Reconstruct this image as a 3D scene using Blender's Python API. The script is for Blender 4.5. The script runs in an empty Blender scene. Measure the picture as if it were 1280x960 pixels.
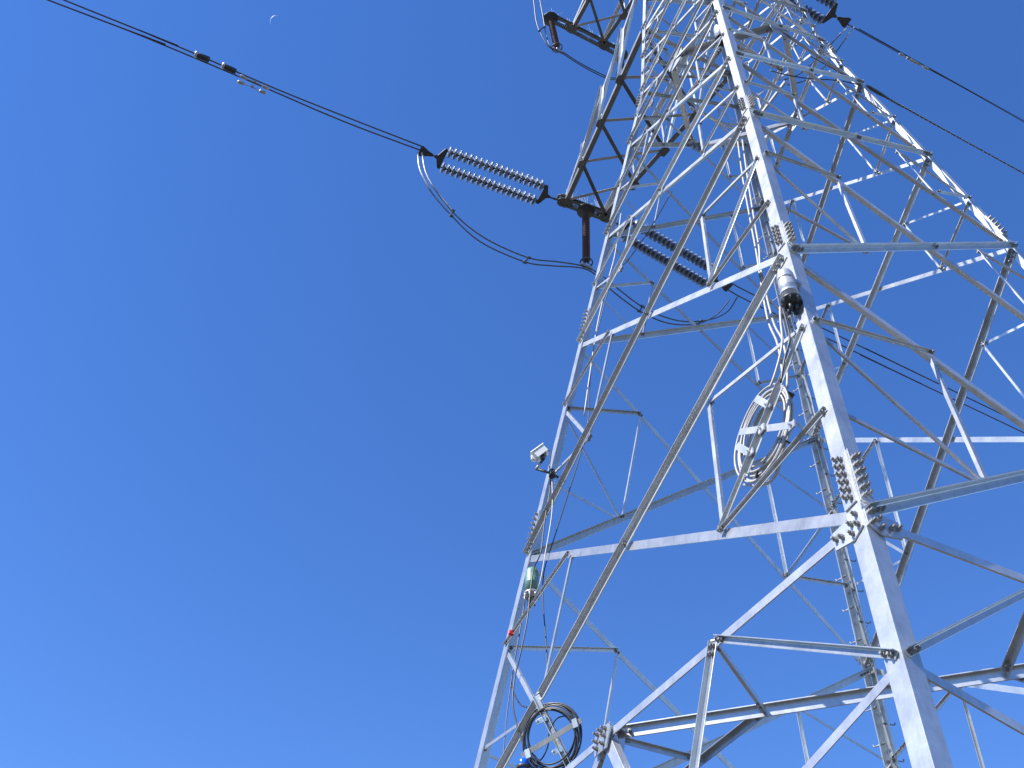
import bpy, bmesh, math, random
from mathutils import Vector as V, Matrix
random.seed(7)
scn = bpy.context.scene
COL = scn.collection

# ------------------------------------------------------------------ camera
S = 3.6                      # metres per tower unit
Z0 = 2.589                   # ground lies this many units below panel level 1
FPX = 1352.4
YAW, PITCH, ROLL = -0.347704, 0.800239, 0.037947
CAM = V((-0.082426 * S, -2.726263 * S, (-2.144826 + Z0) * S))
_f = V((math.sin(YAW) * math.cos(PITCH), math.cos(YAW) * math.cos(PITCH), math.sin(PITCH)))
_r0 = V((math.cos(YAW), -math.sin(YAW), 0))
_u0 = _r0.cross(_f)
CR = _r0 * math.cos(ROLL) + _u0 * math.sin(ROLL)
CU = -_r0 * math.sin(ROLL) + _u0 * math.cos(ROLL)
cd = bpy.data.cameras.new('camera')
cam = bpy.data.objects.new('camera', cd)
COL.objects.link(cam)
cd.sensor_width = 36
cd.lens = FPX / 1280 * 36
cd.clip_start = 0.1
cd.clip_end = 20000
M = Matrix((CR, CU, -_f)).transposed().to_4x4()
M.translation = CAM
cam.matrix_world = M
scn.camera = cam
scn.render.resolution_x, scn.render.resolution_y = 1024, 768

# ------------------------------------------------------------------ sky and sun
SUN = V((-0.415, -0.465, 0.70)).normalized()
EL = math.asin(SUN.z)
AZ = math.atan2(SUN.x, SUN.y)
w = bpy.data.worlds.new('World')
scn.world = w
w.use_nodes = True
nt = w.node_tree
bg = nt.nodes['Background']
sky = nt.nodes.new('ShaderNodeTexSky')
sky.sky_type = 'NISHITA'
sky.sun_disc = False
sky.sun_elevation = EL
sky.sun_rotation = AZ
sky.altitude = 2000
sky.air_density = 1.1
sky.dust_density = 0.05
sky.ozone_density = 3.0
hs = nt.nodes.new('ShaderNodeHueSaturation')
hs.inputs['Saturation'].default_value = 1.24
hs.inputs['Hue'].default_value = 0.5115
nt.links.new(sky.outputs[0], hs.inputs['Color'])
nt.links.new(hs.outputs[0], bg.inputs[0])
bg.inputs[1].default_value = 0.137
sl = bpy.data.lights.new('sun', 'SUN')
sl.energy = 4.8
sl.angle = math.radians(0.5)
sl.color = (1, 0.96, 0.9)
so = bpy.data.objects.new('sun', sl)
COL.objects.link(so)
so.rotation_euler = SUN.to_track_quat('Z', 'Y').to_euler()
scn.view_settings.view_transform = 'Standard'
scn.view_settings.look = 'None'
scn.view_settings.gamma = 1
scn.view_settings.exposure = 0.95
scn.view_settings.use_curve_mapping = False

# ------------------------------------------------------------------ helpers
def ray(px):
    return (CR * ((px[0] - 640) / FPX) - CU * ((px[1] - 480) / FPX) + _f)
def at_plane(px, p0, n):
    d = ray(px)
    return CAM + d * ((V(p0) - CAM).dot(n) / d.dot(n))
def at_z(px, z):             # z in tower units
    return at_plane(px, V((0, 0, (z + Z0) * S)), V((0, 0, 1)))
def proj(p):
    v = p - CAM
    d = v.dot(_f)
    if d < 0.05: return None
    return (640 + FPX * v.dot(CR) / d, 480 - FPX * v.dot(CU) / d)

def node_mat(name, base, rough=0.5, metal=0.0, var=0.12, scale=6.0, bump=0.0, bscale=60.0, spec=0.5, streak=False):
    m = bpy.data.materials.new(name)
    m.use_nodes = True
    n = m.node_tree.nodes
    L = m.node_tree.links
    b = n['Principled BSDF']
    b.inputs['Roughness'].default_value = rough
    b.inputs['Metallic'].default_value = metal
    b.inputs['Specular IOR Level'].default_value = spec
    tc = n.new('ShaderNodeTexCoord')
    no = n.new('ShaderNodeTexNoise')
    no.inputs['Scale'].default_value = scale
    no.inputs['Detail'].default_value = 6
    no.inputs['Roughness'].default_value = 0.65
    L.new(tc.outputs['Object'], no.inputs['Vector'])
    cr = n.new('ShaderNodeValToRGB')
    cr.color_ramp.elements[0].position = 0.3
    cr.color_ramp.elements[1].position = 0.7
    cr.color_ramp.elements[0].color = [c * (1 - var) for c in base] + [1]
    cr.color_ramp.elements[1].color = [min(1, c * (1 + var)) for c in base] + [1]
    L.new(no.outputs['Fac'], cr.inputs['Fac'])
    col = cr.outputs['Color']
    if streak:   # zinc spangle plus per-bar tone
        vo = n.new('ShaderNodeTexVoronoi')
        vo.inputs['Scale'].default_value = 45
        L.new(tc.outputs['Object'], vo.inputs['Vector'])
        mx = n.new('ShaderNodeMixRGB')
        mx.blend_type = 'OVERLAY'
        mx.inputs[0].default_value = 0.06
        L.new(col, mx.inputs[1])
        bw = n.new('ShaderNodeRGBToBW')
        L.new(vo.outputs['Color'], bw.inputs[0])
        L.new(bw.outputs[0], mx.inputs[2])
        oi = n.new('ShaderNodeObjectInfo')
        mr = n.new('ShaderNodeMapRange')
        mr.inputs['To Min'].default_value = 0.74
        mr.inputs['To Max'].default_value = 1.14
        L.new(oi.outputs['Random'], mr.inputs['Value'])
        hs = n.new('ShaderNodeHueSaturation')
        L.new(mr.outputs[0], hs.inputs['Value'])
        L.new(mx.outputs[0], hs.inputs['Color'])
        # dull weathered patches and run marks, stretched along the height
        mp = n.new('ShaderNodeMapping')
        mp.inputs['Scale'].default_value = (9, 9, 2.2)
        L.new(tc.outputs['Object'], mp.inputs['Vector'])
        n3 = n.new('ShaderNodeTexNoise')
        n3.inputs['Scale'].default_value = 1.6
        n3.inputs['Detail'].default_value = 4
        n3.inputs['Roughness'].default_value = 0.7
        L.new(mp.outputs[0], n3.inputs['Vector'])
        c3 = n.new('ShaderNodeValToRGB')
        c3.color_ramp.elements[0].position = 0.36
        c3.color_ramp.elements[1].position = 0.50
        c3.color_ramp.elements[0].color = (0.66, 0.63, 0.58, 1)
        c3.color_ramp.elements[1].color = (1, 1, 1, 1)
        L.new(n3.outputs['Fac'], c3.inputs['Fac'])
        m3 = n.new('ShaderNodeMixRGB')
        m3.blend_type = 'MULTIPLY'
        m3.inputs[0].default_value = 0.3
        L.new(hs.outputs[0], m3.inputs[1])
        L.new(c3.outputs[0], m3.inputs[2])
        col = m3.outputs[0]
        rr = n.new('ShaderNodeMapRange')
        rr.inputs['To Min'].default_value = rough - 0.1
        rr.inputs['To Max'].default_value = rough + 0.12
        L.new(no.outputs['Fac'], rr.inputs['Value'])
        L.new(rr.outputs[0], b.inputs['Roughness'])
    L.new(col, b.inputs['Base Color'])
    if bump:
        n2 = n.new('ShaderNodeTexNoise')
        n2.inputs['Scale'].default_value = bscale
        n2.inputs['Detail'].default_value = 4
        L.new(tc.outputs['Object'], n2.inputs['Vector'])
        bp = n.new('ShaderNodeBump')
        bp.inputs['Strength'].default_value = bump
        bp.inputs['Distance'].default_value = 0.01
        L.new(n2.outputs['Fac'], bp.inputs['Height'])
        L.new(bp.outputs[0], b.inputs['Normal'])
    return m

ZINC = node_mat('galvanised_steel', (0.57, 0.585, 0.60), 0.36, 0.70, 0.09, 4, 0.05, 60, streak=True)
ZINCD = node_mat('shade_toned_galvanised_steel', (0.19, 0.195, 0.195), 0.5, 0.5, 0.18, 6, 0.15, 90, streak=True)  # same steel, base colour darkened to carry the shade under the crossarms
BOLT = node_mat('bolt_steel', (0.26, 0.255, 0.25), 0.5, 0.5, 0.25, 30)
CABLE = node_mat('aluminium_conductor', (0.10, 0.10, 0.11), 0.5, 0.5, 0.15, 20)
CABLEL = node_mat('bright_aluminium', (0.42, 0.42, 0.43), 0.45, 0.5, 0.15, 20)
BLACK = node_mat('black_rubber', (0.025, 0.025, 0.028), 0.45, 0, 0.2, 12)
GREYCAB = node_mat('grey_cable_sheath', (0.36, 0.35, 0.345), 0.5, 0.1, 0.15, 15)
PORC = node_mat('glazed_porcelain', (0.15, 0.19, 0.27), 0.22, 0, 0.06, 8, spec=1.0)
CAP = node_mat('insulator_cap', (0.085, 0.09, 0.10), 0.5, 0.5, 0.2, 20)
RED = node_mat('red_brown_silicone', (0.05, 0.011, 0.013), 0.5, 0, 0.2, 20)
WHITEP = node_mat('white_paint', (0.78, 0.77, 0.74), 0.35, 0, 0.05, 10)
GREENP = node_mat('pale_green_paint', (0.13, 0.25, 0.20), 0.4, 0.1, 0.1, 8)
ALU = node_mat('cast_aluminium', (0.46, 0.46, 0.47), 0.42, 0.5, 0.12, 10)
DARKP = node_mat('dark_paint', (0.04, 0.042, 0.045), 0.45, 0.1, 0.2, 12)
REDT = node_mat('red_tape', (0.6, 0.04, 0.03), 0.5, 0, 0.1, 12)
BLUEP = node_mat('blue_plastic', (0.01, 0.12, 0.60), 0.25, 0, 0.1, 12)
SPIKE = node_mat('spike_steel', (0.7, 0.7, 0.7), 0.35, 0.5, 0.1, 12)

def link(name, bm, mats, parent=None, smooth=False):
    me = bpy.data.meshes.new(name)
    bm.to_mesh(me)
    bm.free()
    for m in (mats if isinstance(mats, (list, tuple)) else [mats]): me.materials.append(m)
    if smooth:
        for p in me.polygons: p.use_smooth = True
    o = bpy.data.objects.new(name, me)
    COL.objects.link(o)
    if parent: o.parent = parent
    return o
def thing(name, label, cat, loc=(0, 0, 0), group=None):
    o = bpy.data.objects.new(name, None)
    o.empty_display_size = 0.2
    COL.objects.link(o)
    o['label'] = label; o['category'] = cat
    if group: o['group'] = group
    return o
def tag(o, label, cat, group=None):
    o['label'] = label; o['category'] = cat
    if group: o['group'] = group
    return o

def ortho(axis, a):
    a = V(a) - axis * V(a).dot(axis)
    return a.normalized()
def extrude(bm, p, q, a, b, poly, mi=0):
    """prism with section poly given in (a,b) from p to q"""
    ax = (q - p).normalized()
    r1 = [bm.verts.new(p + a * x + b * y) for x, y in poly]
    r2 = [bm.verts.new(q + a * x + b * y) for x, y in poly]
    n = len(poly)
    fs = []
    for i in range(n):
        fs.append(bm.faces.new((r1[i], r1[(i + 1) % n], r2[(i + 1) % n], r2[i])))
    fs.append(bm.faces.new(r1[::-1]))
    fs.append(bm.faces.new(r2))
    for f in fs: f.material_index = mi
    if a.cross(b).dot(ax) < 0:
        bmesh.ops.reverse_faces(bm, faces=fs)
def angle(bm, p, q, a, b, wa, wb, t, mi=0):
    ax = (q - p).normalized()
    a = ortho(ax, a)
    b = V(b) - ax * V(b).dot(ax)
    b = (b - a * b.dot(a)).normalized()
    e = t * 0.45
    extrude(bm, p, q, a, b, [(e * .5, 0), (wa, 0), (wa, t - e * .3), (wa - e * .5, t), (t + e, t), (t, t + e), (t, wb - e * .5), (t - e * .3, wb), (0, wb), (0, e * .5)], mi)
def boxbar(bm, p, q, a, wa, wb, mi=0):
    ax = (q - p).normalized()
    a = ortho(ax, a)
    b = ax.cross(a)
    x, y = wa / 2, wb / 2
    extrude(bm, p, q, a, b, [(-x, -y), (x, -y), (x, y), (-x, y)], mi)
def cyl(bm, p, q, r, seg=8, r2=None, mi=0):
    ax = (q - p).normalized()
    a = ortho(ax, V((0, 0, 1)) if abs(ax.z) < 0.9 else V((1, 0, 0)))
    b = ax.cross(a)
    r2 = r if r2 is None else r2
    A = [bm.verts.new(p + (a * math.cos(2 * math.pi * i / seg) + b * math.sin(2 * math.pi * i / seg)) * r) for i in range(seg)]
    B = [bm.verts.new(q + (a * math.cos(2 * math.pi * i / seg) + b * math.sin(2 * math.pi * i / seg)) * r2) for i in range(seg)]
    for i in range(seg):
        f = bm.faces.new((A[i], A[(i + 1) % seg], B[(i + 1) % seg], B[i])); f.material_index = mi; f.smooth = seg > 6
    bm.faces.new(A[::-1]).material_index = mi
    bm.faces.new(B).material_index = mi
def tube(bm, pts, r, seg=6, mi=0, closed=False):
    n = len(pts)
    rings = []
    prev = None
    for i in range(n):
        if closed: d = pts[(i + 1) % n] - pts[i - 1]
        else: d = pts[min(i + 1, n - 1)] - pts[max(i - 1, 0)]
        d.normalize()
        if prev is None: a = ortho(d, V((0, 0, 1)) if abs(d.z) < 0.9 else V((1, 0, 0)))
        else: a = ortho(d, prev)
        prev = a
        b = d.cross(a)
        rings.append([bm.verts.new(pts[i] + (a * math.cos(2 * math.pi * k / seg) + b * math.sin(2 * math.pi * k / seg)) * r) for k in range(seg)])
    for i in range(n if closed else n - 1):
        A, B = rings[i], rings[(i + 1) % n]
        for k in range(seg):
            f = bm.faces.new((A[k], A[(k + 1) % seg], B[(k + 1) % seg], B[k])); f.smooth = True; f.material_index = mi
    if not closed:
        bm.faces.new(rings[0][::-1]).material_index = mi
        bm.faces.new(rings[-1]).material_index = mi
def lathe(bm, o, ax, prof, seg=16, mi=0):
    """prof: list of (along, radius)"""
    ax = ax.normalized()
    a = ortho(ax, V((0, 0, 1)) if abs(ax.z) < 0.9 else V((1, 0, 0)))
    b = ax.cross(a)
    rings = []
    for h, r in prof:
        rings.append([bm.verts.new(o + ax * h + (a * math.cos(2 * math.pi * k / seg) + b * math.sin(2 * math.pi * k / seg)) * max(r, 1e-4)) for k in range(seg)])
    for A, B in zip(rings, rings[1:]):
        for k in range(seg):
            f = bm.faces.new((A[k], A[(k + 1) % seg], B[(k + 1) % seg], B[k])); f.smooth = True; f.material_index = mi
    bm.faces.new(rings[0][::-1]).material_index = mi
    bm.faces.new(rings[-1]).material_index = mi
def bolt(bm, p, n, r=0.014, h=0.035, mi=1):
    """hexagon nut with the bolt end standing out of it"""
    cyl(bm, p, p + n * h * 0.55, r, 6, mi=mi)
    cyl(bm, p + n * h * 0.5, p + n * h, r * 0.6, 6, mi=mi)
def plate(bm, pts, n, t, mi=0):
    A = [bm.verts.new(p) for p in pts]
    B = [bm.verts.new(p + n * t) for p in pts]
    k = len(pts)
    fs = [bm.faces.new(A[::-1]), bm.faces.new(B)]
    for i in range(k): fs.append(bm.faces.new((A[i], A[(i + 1) % k], B[(i + 1) % k], B[i])))
    for f in fs: f.material_index = mi
    bmesh.ops.recalc_face_normals(bm, faces=fs)
def smooth_path(pts, sub=6):
    out = []
    P = [pts[0] * 2 - pts[1]] + list(pts) + [pts[-1] * 2 - pts[-2]]
    for i in range(1, len(P) - 2):
        for k in range(sub):
            t = k / sub
            a, b, c, d = P[i - 1], P[i], P[i + 1], P[i + 2]
            out.append(0.5 * ((2 * b) + (c - a) * t + (2 * a - 5 * b + 4 * c - d) * t * t + (3 * b - 3 * c + d - a) * t ** 3))
    out.append(pts[-1].copy())
    return out

# ------------------------------------------------------------------ ground
gm = node_mat('ground_soil_and_grass', (0.068, 0.065, 0.057), 0.95, 0, 0.45, 0.35, 0.6, 4, spec=0.1)
bm = bmesh.new()
N = 40
def ge(i): return math.copysign(abs(i) ** 3 * 4000, i)
gv = [[bm.verts.new((ge(i / N * 2 - 1), ge(j / N * 2 - 1), 0)) for j in range(N + 1)] for i in range(N + 1)]
for i in range(N):
    for j in range(N): bm.faces.new((gv[i][j], gv[i + 1][j], gv[i + 1][j + 1], gv[i][j + 1]))
g = link('ground', bm, gm)
g['kind'] = 'structure'

# ------------------------------------------------------------------ lattice tower
CORN = {'N': V((0, -1, 0)), 'L': V((-1, 0, 0)), 'R': V((1, 0, 0)), 'B': V((0, 1, 0))}
ZW, T1, T2 = 2.72, 0.2018, 0.075
LEV = [-0.975, 0.0, 0.976, 1.62, 2.279, 2.72, 3.05, 3.36, 3.72, 4.12, 4.5, 4.9, 5.3, 5.7]
def cz(z): return 1 - T1 * min(z, ZW) - T2 * max(z - ZW, 0)
def nd(l, z):
    p = CORN[l] * cz(z)
    return V((p.x * S, p.y * S, (z + Z0) * S))
FACES = [('L', 'N'), ('N', 'R'), ('R', 'B'), ('B', 'L')]
def fnorm(A, B, z):
    a, b = nd(A, z), nd(B, z)
    c = nd(A, z + 0.05)
    n = (b - a).cross(c - a).normalized()
    if n.dot(a + b - V((0, 0, (a + b).z))) < 0: n = -n
    return n
TW = thing('lattice_tower', 'tall galvanised steel lattice transmission tower filling the right half of the view', 'transmission tower')
def legw(z): return 0.13 if z < 0.05 else 0.125 if z < 1.05 else 0.118 if z < 2.7 else 0.105
TL = 0.016

# legs
NB = {'N': ('L', 'R'), 'L': ('N', 'B'), 'R': ('N', 'B'), 'B': ('L', 'R')}
for l in 'NLRB':
    bm = bmesh.new()
    zs = [-Z0, -0.86, 0.11, 1.09, 2.65, 6.6]
    for z1, z2 in zip(zs, zs[1:]):
        mids = [z1, z2] if z1 > 2 or z2 < 2.5 else [z1, z2]
        if z2 > 3: mids = [z1, ZW, z2]
        for za, zb in zip(mids, mids[1:]):
            zm = (za + zb) / 2
            p, q = nd(l, za), nd(l, zb)
            a = nd(NB[l][0], zm) - nd(l, zm)
            b = nd(NB[l][1], zm) - nd(l, zm)
            ww = legw((z1 + z2) / 2)
            angle(bm, p, q, a, b, ww, ww, TL)
    link('leg', bm, ZINC, TW)

# ---- braces in the faces
def inpl(A, B, p, q, n):
    u = n.cross(q - p).normalized()
    return u if u.z > 0 else -u
def face_bar(A, B, p, q, side, wa, t=0.008, trim=(0.06, 0.06), nb=(2, 2), wb=None, bm=None):
    own = bm is None
    if own: bm = bmesh.new()
    zm = (p.z + q.z) / 2 / S - Z0
    n = fnorm(A, B, min(zm, ZW - 0.1) if zm < ZW else zm)
    d = (q - p).normalized()
    p2, q2 = p + d * trim[0], q - d * trim[1]
    u = inpl(A, B, p, q, n)
    wa = wa * (0.72 if side > 0 else 0.88)
    wb = wb or wa * (0.88 if side > 0 else 0.8)
    if side > 0:
        o = u * wa / 2 + n * 0.003
        angle(bm, p2 + o, q2 + o, -u, n, wa, wb, t)
        for e, k, s in ((p2, nb[0], 1), (q2, nb[1], -1)):
            for i in range(k): bolt(bm, e + d * s * (0.035 + 0.06 * i) - u * wa * 0.08 + n * (0.003 + t), n, 0.017)
    else:
        o = u * wa / 2 - n * (TL + 0.003)
        angle(bm, p2 + o, q2 + o, -u, -n, wa, wb, t)
        for e, k, s in ((p2, nb[0], 1), (q2, nb[1], -1)):
            for i in range(k):
                bolt(bm, e + d * s * (0.035 + 0.06 * i) - u * wa * 0.08 - n * (TL + 0.003 + t), -n, 0.017)
    return bm
def diagw(k): return [0.10, 0.095, 0.085, 0.08, 0.075, 0.07, 0.07, 0.07, 0.07, 0.07, 0.07, 0.07, 0.07, 0.07][k]
def seg_x(A, B, k):
    """crossing of the two diagonals of panel k, k+1"""
    a, b = nd(A, LEV[k]), nd(B, LEV[k + 1])
    c, e = nd(B, LEV[k]), nd(A, LEV[k + 1])
    wl, wu = (c - a).length, (b - e).length
    t = wl / (wl + wu)
    return a + (b - a) * t
sec = []      # (length in view, args)
def seclen(p, q):
    n = 0
    for i in range(21):
        s = proj(p + (q - p) * (i / 20))
        if s and -10 < s[0] < 1290 and -10 < s[1] < 970: n += 1
    a, b = proj(p), proj(q)
    if a is None or b is None or n == 0: return 0
    return min(math.hypot(a[0] - b[0], a[1] - b[1]), 900) * n / 21
def add_sec(*args, **kw):
    sec.append((seclen(args[2], args[3]), args, kw))
for (A, B) in FACES:
    for k in range(len(LEV) - 1):
        z1, z2 = LEV[k], LEV[k + 1]
        p, q = nd(A, z1), nd(B, z2)
        wd = diagw(k)
        if k == 0: t0 = 0.05
        else: t0 = 0.045
        bmx = face_bar(A, B, p, q, 1, wd, 0.010, (t0, t0), (3, 3))
        X = seg_x(A, B, k)
        n = fnorm(A, B, z1 + 0.1)
        bolt(bmx, X + n * 0.014, n, 0.018)
        link('diagonal_brace', bmx, [ZINC, BOLT], TW)
        p, q = nd(B, z1), nd(A, z2)
        link('diagonal_brace', face_bar(A, B, p, q, -1, wd, 0.010, (t0, t0), (3, 3)), [ZINC, BOLT], TW)
        # secondary bracing
        if k > 6: continue
        for leg, other, upside in ((A, 'in', -1), (B, 'out', 1)):
            a1, a2 = nd(leg, z1), nd(leg, z2)
            P = (X + a2) / 2          # on the upper edge
            Q = (X + a1) / 2          # on the lower edge
            two = k < 2
            M1 = nd(leg, z1 + (z2 - z1) * (0.665 if two else 0.5))
            ws = 0.05 if k < 2 else 0.042 if k < 5 else 0.036
            # leg A: upper edge is the inward bar, lower the outward bar; leg B the reverse
            sP, sQ = (1, -1) if leg == A else (-1, 1)
            add_sec(A, B, M1, P, sP, ws, 0.006, (0.05, 0.0), (1, 1))
            add_sec(A, B, M1, Q, sQ, ws, 0.006, (0.05, 0.0), (1, 1))
            add_sec(A, B, P, Q, -1, ws * 0.9, 0.006, (0.0, 0.0), (1, 1))
            if two:
                add_sec(A, B, nd(leg, z1 + (z2 - z1) * 0.333), Q, sQ, ws, 0.006, (0.05, 0.0), (1, 1))
# level 0 horizontals, inverted V below
zl = LEV[0]
CEN = {}
for (A, B) in FACES:
    a, b = nd(A, zl), nd(B, zl)
    c = a.lerp(b, 0.485)
    CEN[(A, B)] = c
    for e in (a, b):
        link('horizontal_brace', face_bar(A, B, e, c, -1, 0.088, 0.009, (0.12, 0.02), (2, 2)), [ZINC, BOLT], TW)
        leg = A if e is a else B
        ft = nd(leg, -Z0 + 0.02)
        bmx = face_bar(A, B, c, ft, -1, 0.105, 0.010, (0.08, 0.05), (3, 3))
        link('diagonal_brace', bmx, [ZINC, BOLT], TW)
        P0 = (e + c) / 2
        zi = -1.285
        Ml = nd(leg, zi)
        Q0 = c + (ft - c) * 0.30
        add_sec(A, B, P0, Ml, 1, 0.066, 0.007, (0.02, 0.04), (2, 2))
        add_sec(A, B, P0, Q0, 1, 0.07, 0.007, (0.02, 0.0), (2, 1))
        add_sec(A, B, Ml, Q0, -1, 0.075, 0.007, (0.05, 0.0), (1, 1))
        Ml2 = nd(leg, -1.75)
        Q1 = c + (ft - c) * 0.62
        add_sec(A, B, Ml2, Q0, 1, 0.07, 0.007, (0.05, 0.0), (1, 1))
        add_sec(A, B, Ml2, Q1, -1, 0.07, 0.007, (0.05, 0.0), (1, 1))
sec.sort(key=lambda t: -t[0])
rest = bmesh.new()
for i, (ln, a, kw) in enumerate(sec):
    if i < 99 and ln > 3: link('secondary_brace', face_bar(*a, **kw), [ZINC, BOLT], TW)
    else: face_bar(*a, bm=rest, **kw)
o = link('secondary_brace', rest, [ZINC, BOLT], TW)
o['kind'] = 'stuff'

# diaphragm at level 0
def dia(p, q, wv=0.092, wh=0.045, t=0.009, out=None, tr=.12):
    bm = bmesh.new()
    mid = (p + q) / 2
    out = V((mid.x, mid.y, 0)).normalized() if out is None else out
    d = (q - p).normalized()
    o = V((0, 0, wv * 0.5))
    angle(bm, p + d * tr + o, q - d * tr + o, V((0, 0, -1)), out, wv, wh, t)
    for e, s in ((p, 1), (q, -1)):
        for i in range(2): bolt(bm, e + d * s * (tr + 0.04 + 0.06 * i) + out * (t), out, 0.016)
    link('diaphragm_brace', bm, [ZINC, BOLT], TW)
cs = [CEN[f] for f in FACES]
mids = [(cs[i] + cs[(i + 1) % 4]) / 2 for i in range(4)]
for i in range(4):
    dia(cs[i], cs[(i + 1) % 4])
    shared = FACES[i][1]
    for c, e in ((cs[i], cs[(i + 1) % 4]), (cs[(i + 1) % 4], cs[i])):
        dia((c + nd(shared, zl)) / 2, c.lerp(e, 0.30), 0.055, 0.05, 0.007, out=(CORN[shared]).cross(V((0, 0, 1))), tr=.03)
    q1, q2 = cs[i].lerp(cs[(i + 1) % 4], 0.30), cs[i].lerp(cs[i - 1], 0.30)
    dia(q1, q2, 0.055, 0.05, 0.007, tr=.03)
    dia(cs[i], (q1 + q2) / 2, 0.05, 0.05, 0.007, out=V((0, 0, 1)).cross(q1 - q2), tr=.06)
# diaphragm at the upper panel crossings
xs = [seg_x(A, B, 4) for A, B in FACES]
for i in range(4):
    dia(xs[i], xs[(i + 1) % 4], 0.10, 0.10, 0.008)
    a, b = xs[i], xs[(i + 1) % 4]
    m = (a + b) / 2
    ctr = sum(xs, V((0, 0, 0))) / 4
    dia(m, (xs[(i + 1) % 4] + xs[(i + 2) % 4]) / 2, 0.06, 0.06, 0.006)
    link('gusset_plate', (lambda bm, n, u, s: (plate(bm, [xs[i] - n * .034 + s * x + u * y for x, y in ((-.2, -.10), (-.12, -.2), (.12, -.2), (.2, -.10), (.2, .10), (.12, .2), (-.12, .2), (-.2, .1))], n, 0.010),
         [bolt(bm, xs[i] - n * .034 + s * x + u * y, -n, 0.016) for x in (-.14, -.05, .05, .14) for y in (-.12, -.04, .05, .13)], bm)[2])(
             bmesh.new(), fnorm(*FACES[i], 2.4), V((0, 0, 1)), (nd(FACES[i][1], 2) - nd(FACES[i][0], 2)).normalized()), [ZINC, BOLT], TW)

# horizontals at the arm levels
for z in (3.36, 4.12, 5.3):
    for A, B in FACES:
        link('horizontal_brace', face_bar(A, B, nd(A, z), nd(B, z), -1, 0.09, 0.008, (0.05, 0.05), (2, 2)), [ZINC, BOLT], TW)

# splices and gussets on the legs
def splice(l, zc, rows, wl, vis):
    for o in NB[l]:
        n = fnorm(l, o, zc) if (l, o) in FACES else fnorm(o, l, zc)
        ax = (nd(l, zc + 0.1) - nd(l, zc)).normalized()
        s = ortho(ax, nd(o, zc) - nd(l, zc))
        c = nd(l, zc)
        L = rows * 0.078
        bm = bmesh.new()
        pl = [c + s * x + ax * y + n * 0.0015 for x, y in ((0.012, -L / 2 - .03), (wl * .92, -L / 2 - .03), (wl * .92, L / 2 + .03), (0.012, L / 2 + .03))]
        plate(bm, pl, n, 0.012)
        bl = []
        for r in range(rows):
            for cix, x in enumerate((wl * .30, wl * .62)):
                y = -L / 2 + (r + 0.5) * 0.078 + (0.039 if cix else 0) - 0.02
                bl.append(c + s * x + ax * y + n * 0.0135)
        if not vis:
            for p in bl: bolt(bm, p, n, 0.018, 0.042)
        po = link('splice_plate', bm, [ZINC, BOLT], TW)
        if vis:
            for p in bl:
                b2 = bmesh.new()
                bolt(b2, p, n, 0.018, 0.042, 0)
                link('bolt', b2, BOLT, po)
for l in 'NLRB':
    for zc, rows in ((-0.865, 6), (0.115, 5), (1.10, 5), (2.645, 4)):
        splice(l, zc, rows, legw(zc + 0.1), l == 'N' and zc < 2)
def gusset(l, o, z, pts, bolts):
    """corner gusset in the face l-o; pts in (along face from heel, up the leg)"""
    n = fnorm(l, o, z) if (l, o) in FACES else fnorm(o, l, z)
    ax = (nd(l, z + 0.1) - nd(l, z)).normalized()
    s = ortho(ax, nd(o, z) - nd(l, z))
    c = nd(l, z)
    bm = bmesh.new()
    plate(bm, [c + s * max(.012, x * .66) + ax * y * .7 + n * 0.0015 for x, y in pts], n, 0.012)
    for x, y in bolts: bolt(bm, c + s * x * .66 + ax * y * .7 + n * 0.0135, n, 0.018, 0.045)
    link('gusset_plate', bm, [ZINC, BOLT], TW)
for l in 'NLRB':
    for o in NB[l]:
        gusset(l, o, -0.975, ((.015, .08), (.16, .08), (.40, .10), (.42, .0), (.40, -.12), (.17, -.20), (.015, -.13)),
               ((.06, .04), (.14, -.02), (.06, -.09), (.15, -.13), (.28, -.06), (.36, -.02)))
for A, B in FACES:       # plates at the middle of the level 0 horizontals
    n = fnorm(A, B, zl)
    c = CEN[(A, B)]
    s = (nd(B, zl) - nd(A, zl)).normalized()
    u = n.cross(s); u = u if u.z > 0 else -u
    bm = bmesh.new()
    plate(bm, [c + s * x + u * y + n * 0.002 for x, y in ((-.10, .07), (.10, .07), (.13, .0), (.09, -.15), (-.09, -.15), (-.13, .0))], n, 0.012)
    for x, y in ((-.06, .03), (.0, .035), (.06, .03), (-.06, -.035), (.06, -.035), (-.05, -.10), (.05, -.10)): bolt(bm, c + s * x + u * y + n * 0.014, n, 0.018, 0.05)
    link('gusset_plate', bm, [ZINC, BOLT], TW)
    bm = bmesh.new()
    plate(bm, [c + s * .02 + u * y - n * x for x, y in ((.03, .13), (.18, .09), (.18, -.09), (.03, -.14))], s, 0.010)
    link('gusset_plate', bm, [ZINC, BOLT], TW)

# step bolts on the back leg
z = -2.2
k = 0
while z < 3.1:
    for o in NB['B']:
        n = fnorm('B', o, z) if ('B', o) in FACES else fnorm(o, 'B', z)
        s = ortho(V((0, 0, 1)), nd(o, z) - nd('B', z))
        zz = z + (0.06 if o == 'L' else 0)
        p = nd('B', zz) + s * legw(zz) * 0.6
        bm = bmesh.new()
        tube(bm, [p - n * 0.06, p + n * 0.13, p + n * 0.15 + V((0, 0, 0.012)), p + n * 0.152 + V((0, 0, 0.035))], 0.009, 6)
        bolt(bm, p - n * 0.017, -n, 0.018, 0.03, 0)
        if -1.4 < z < 2.4: link('step_bolt', bm, BOLT, TW)
        else: bm.free()
    z += 0.125

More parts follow.
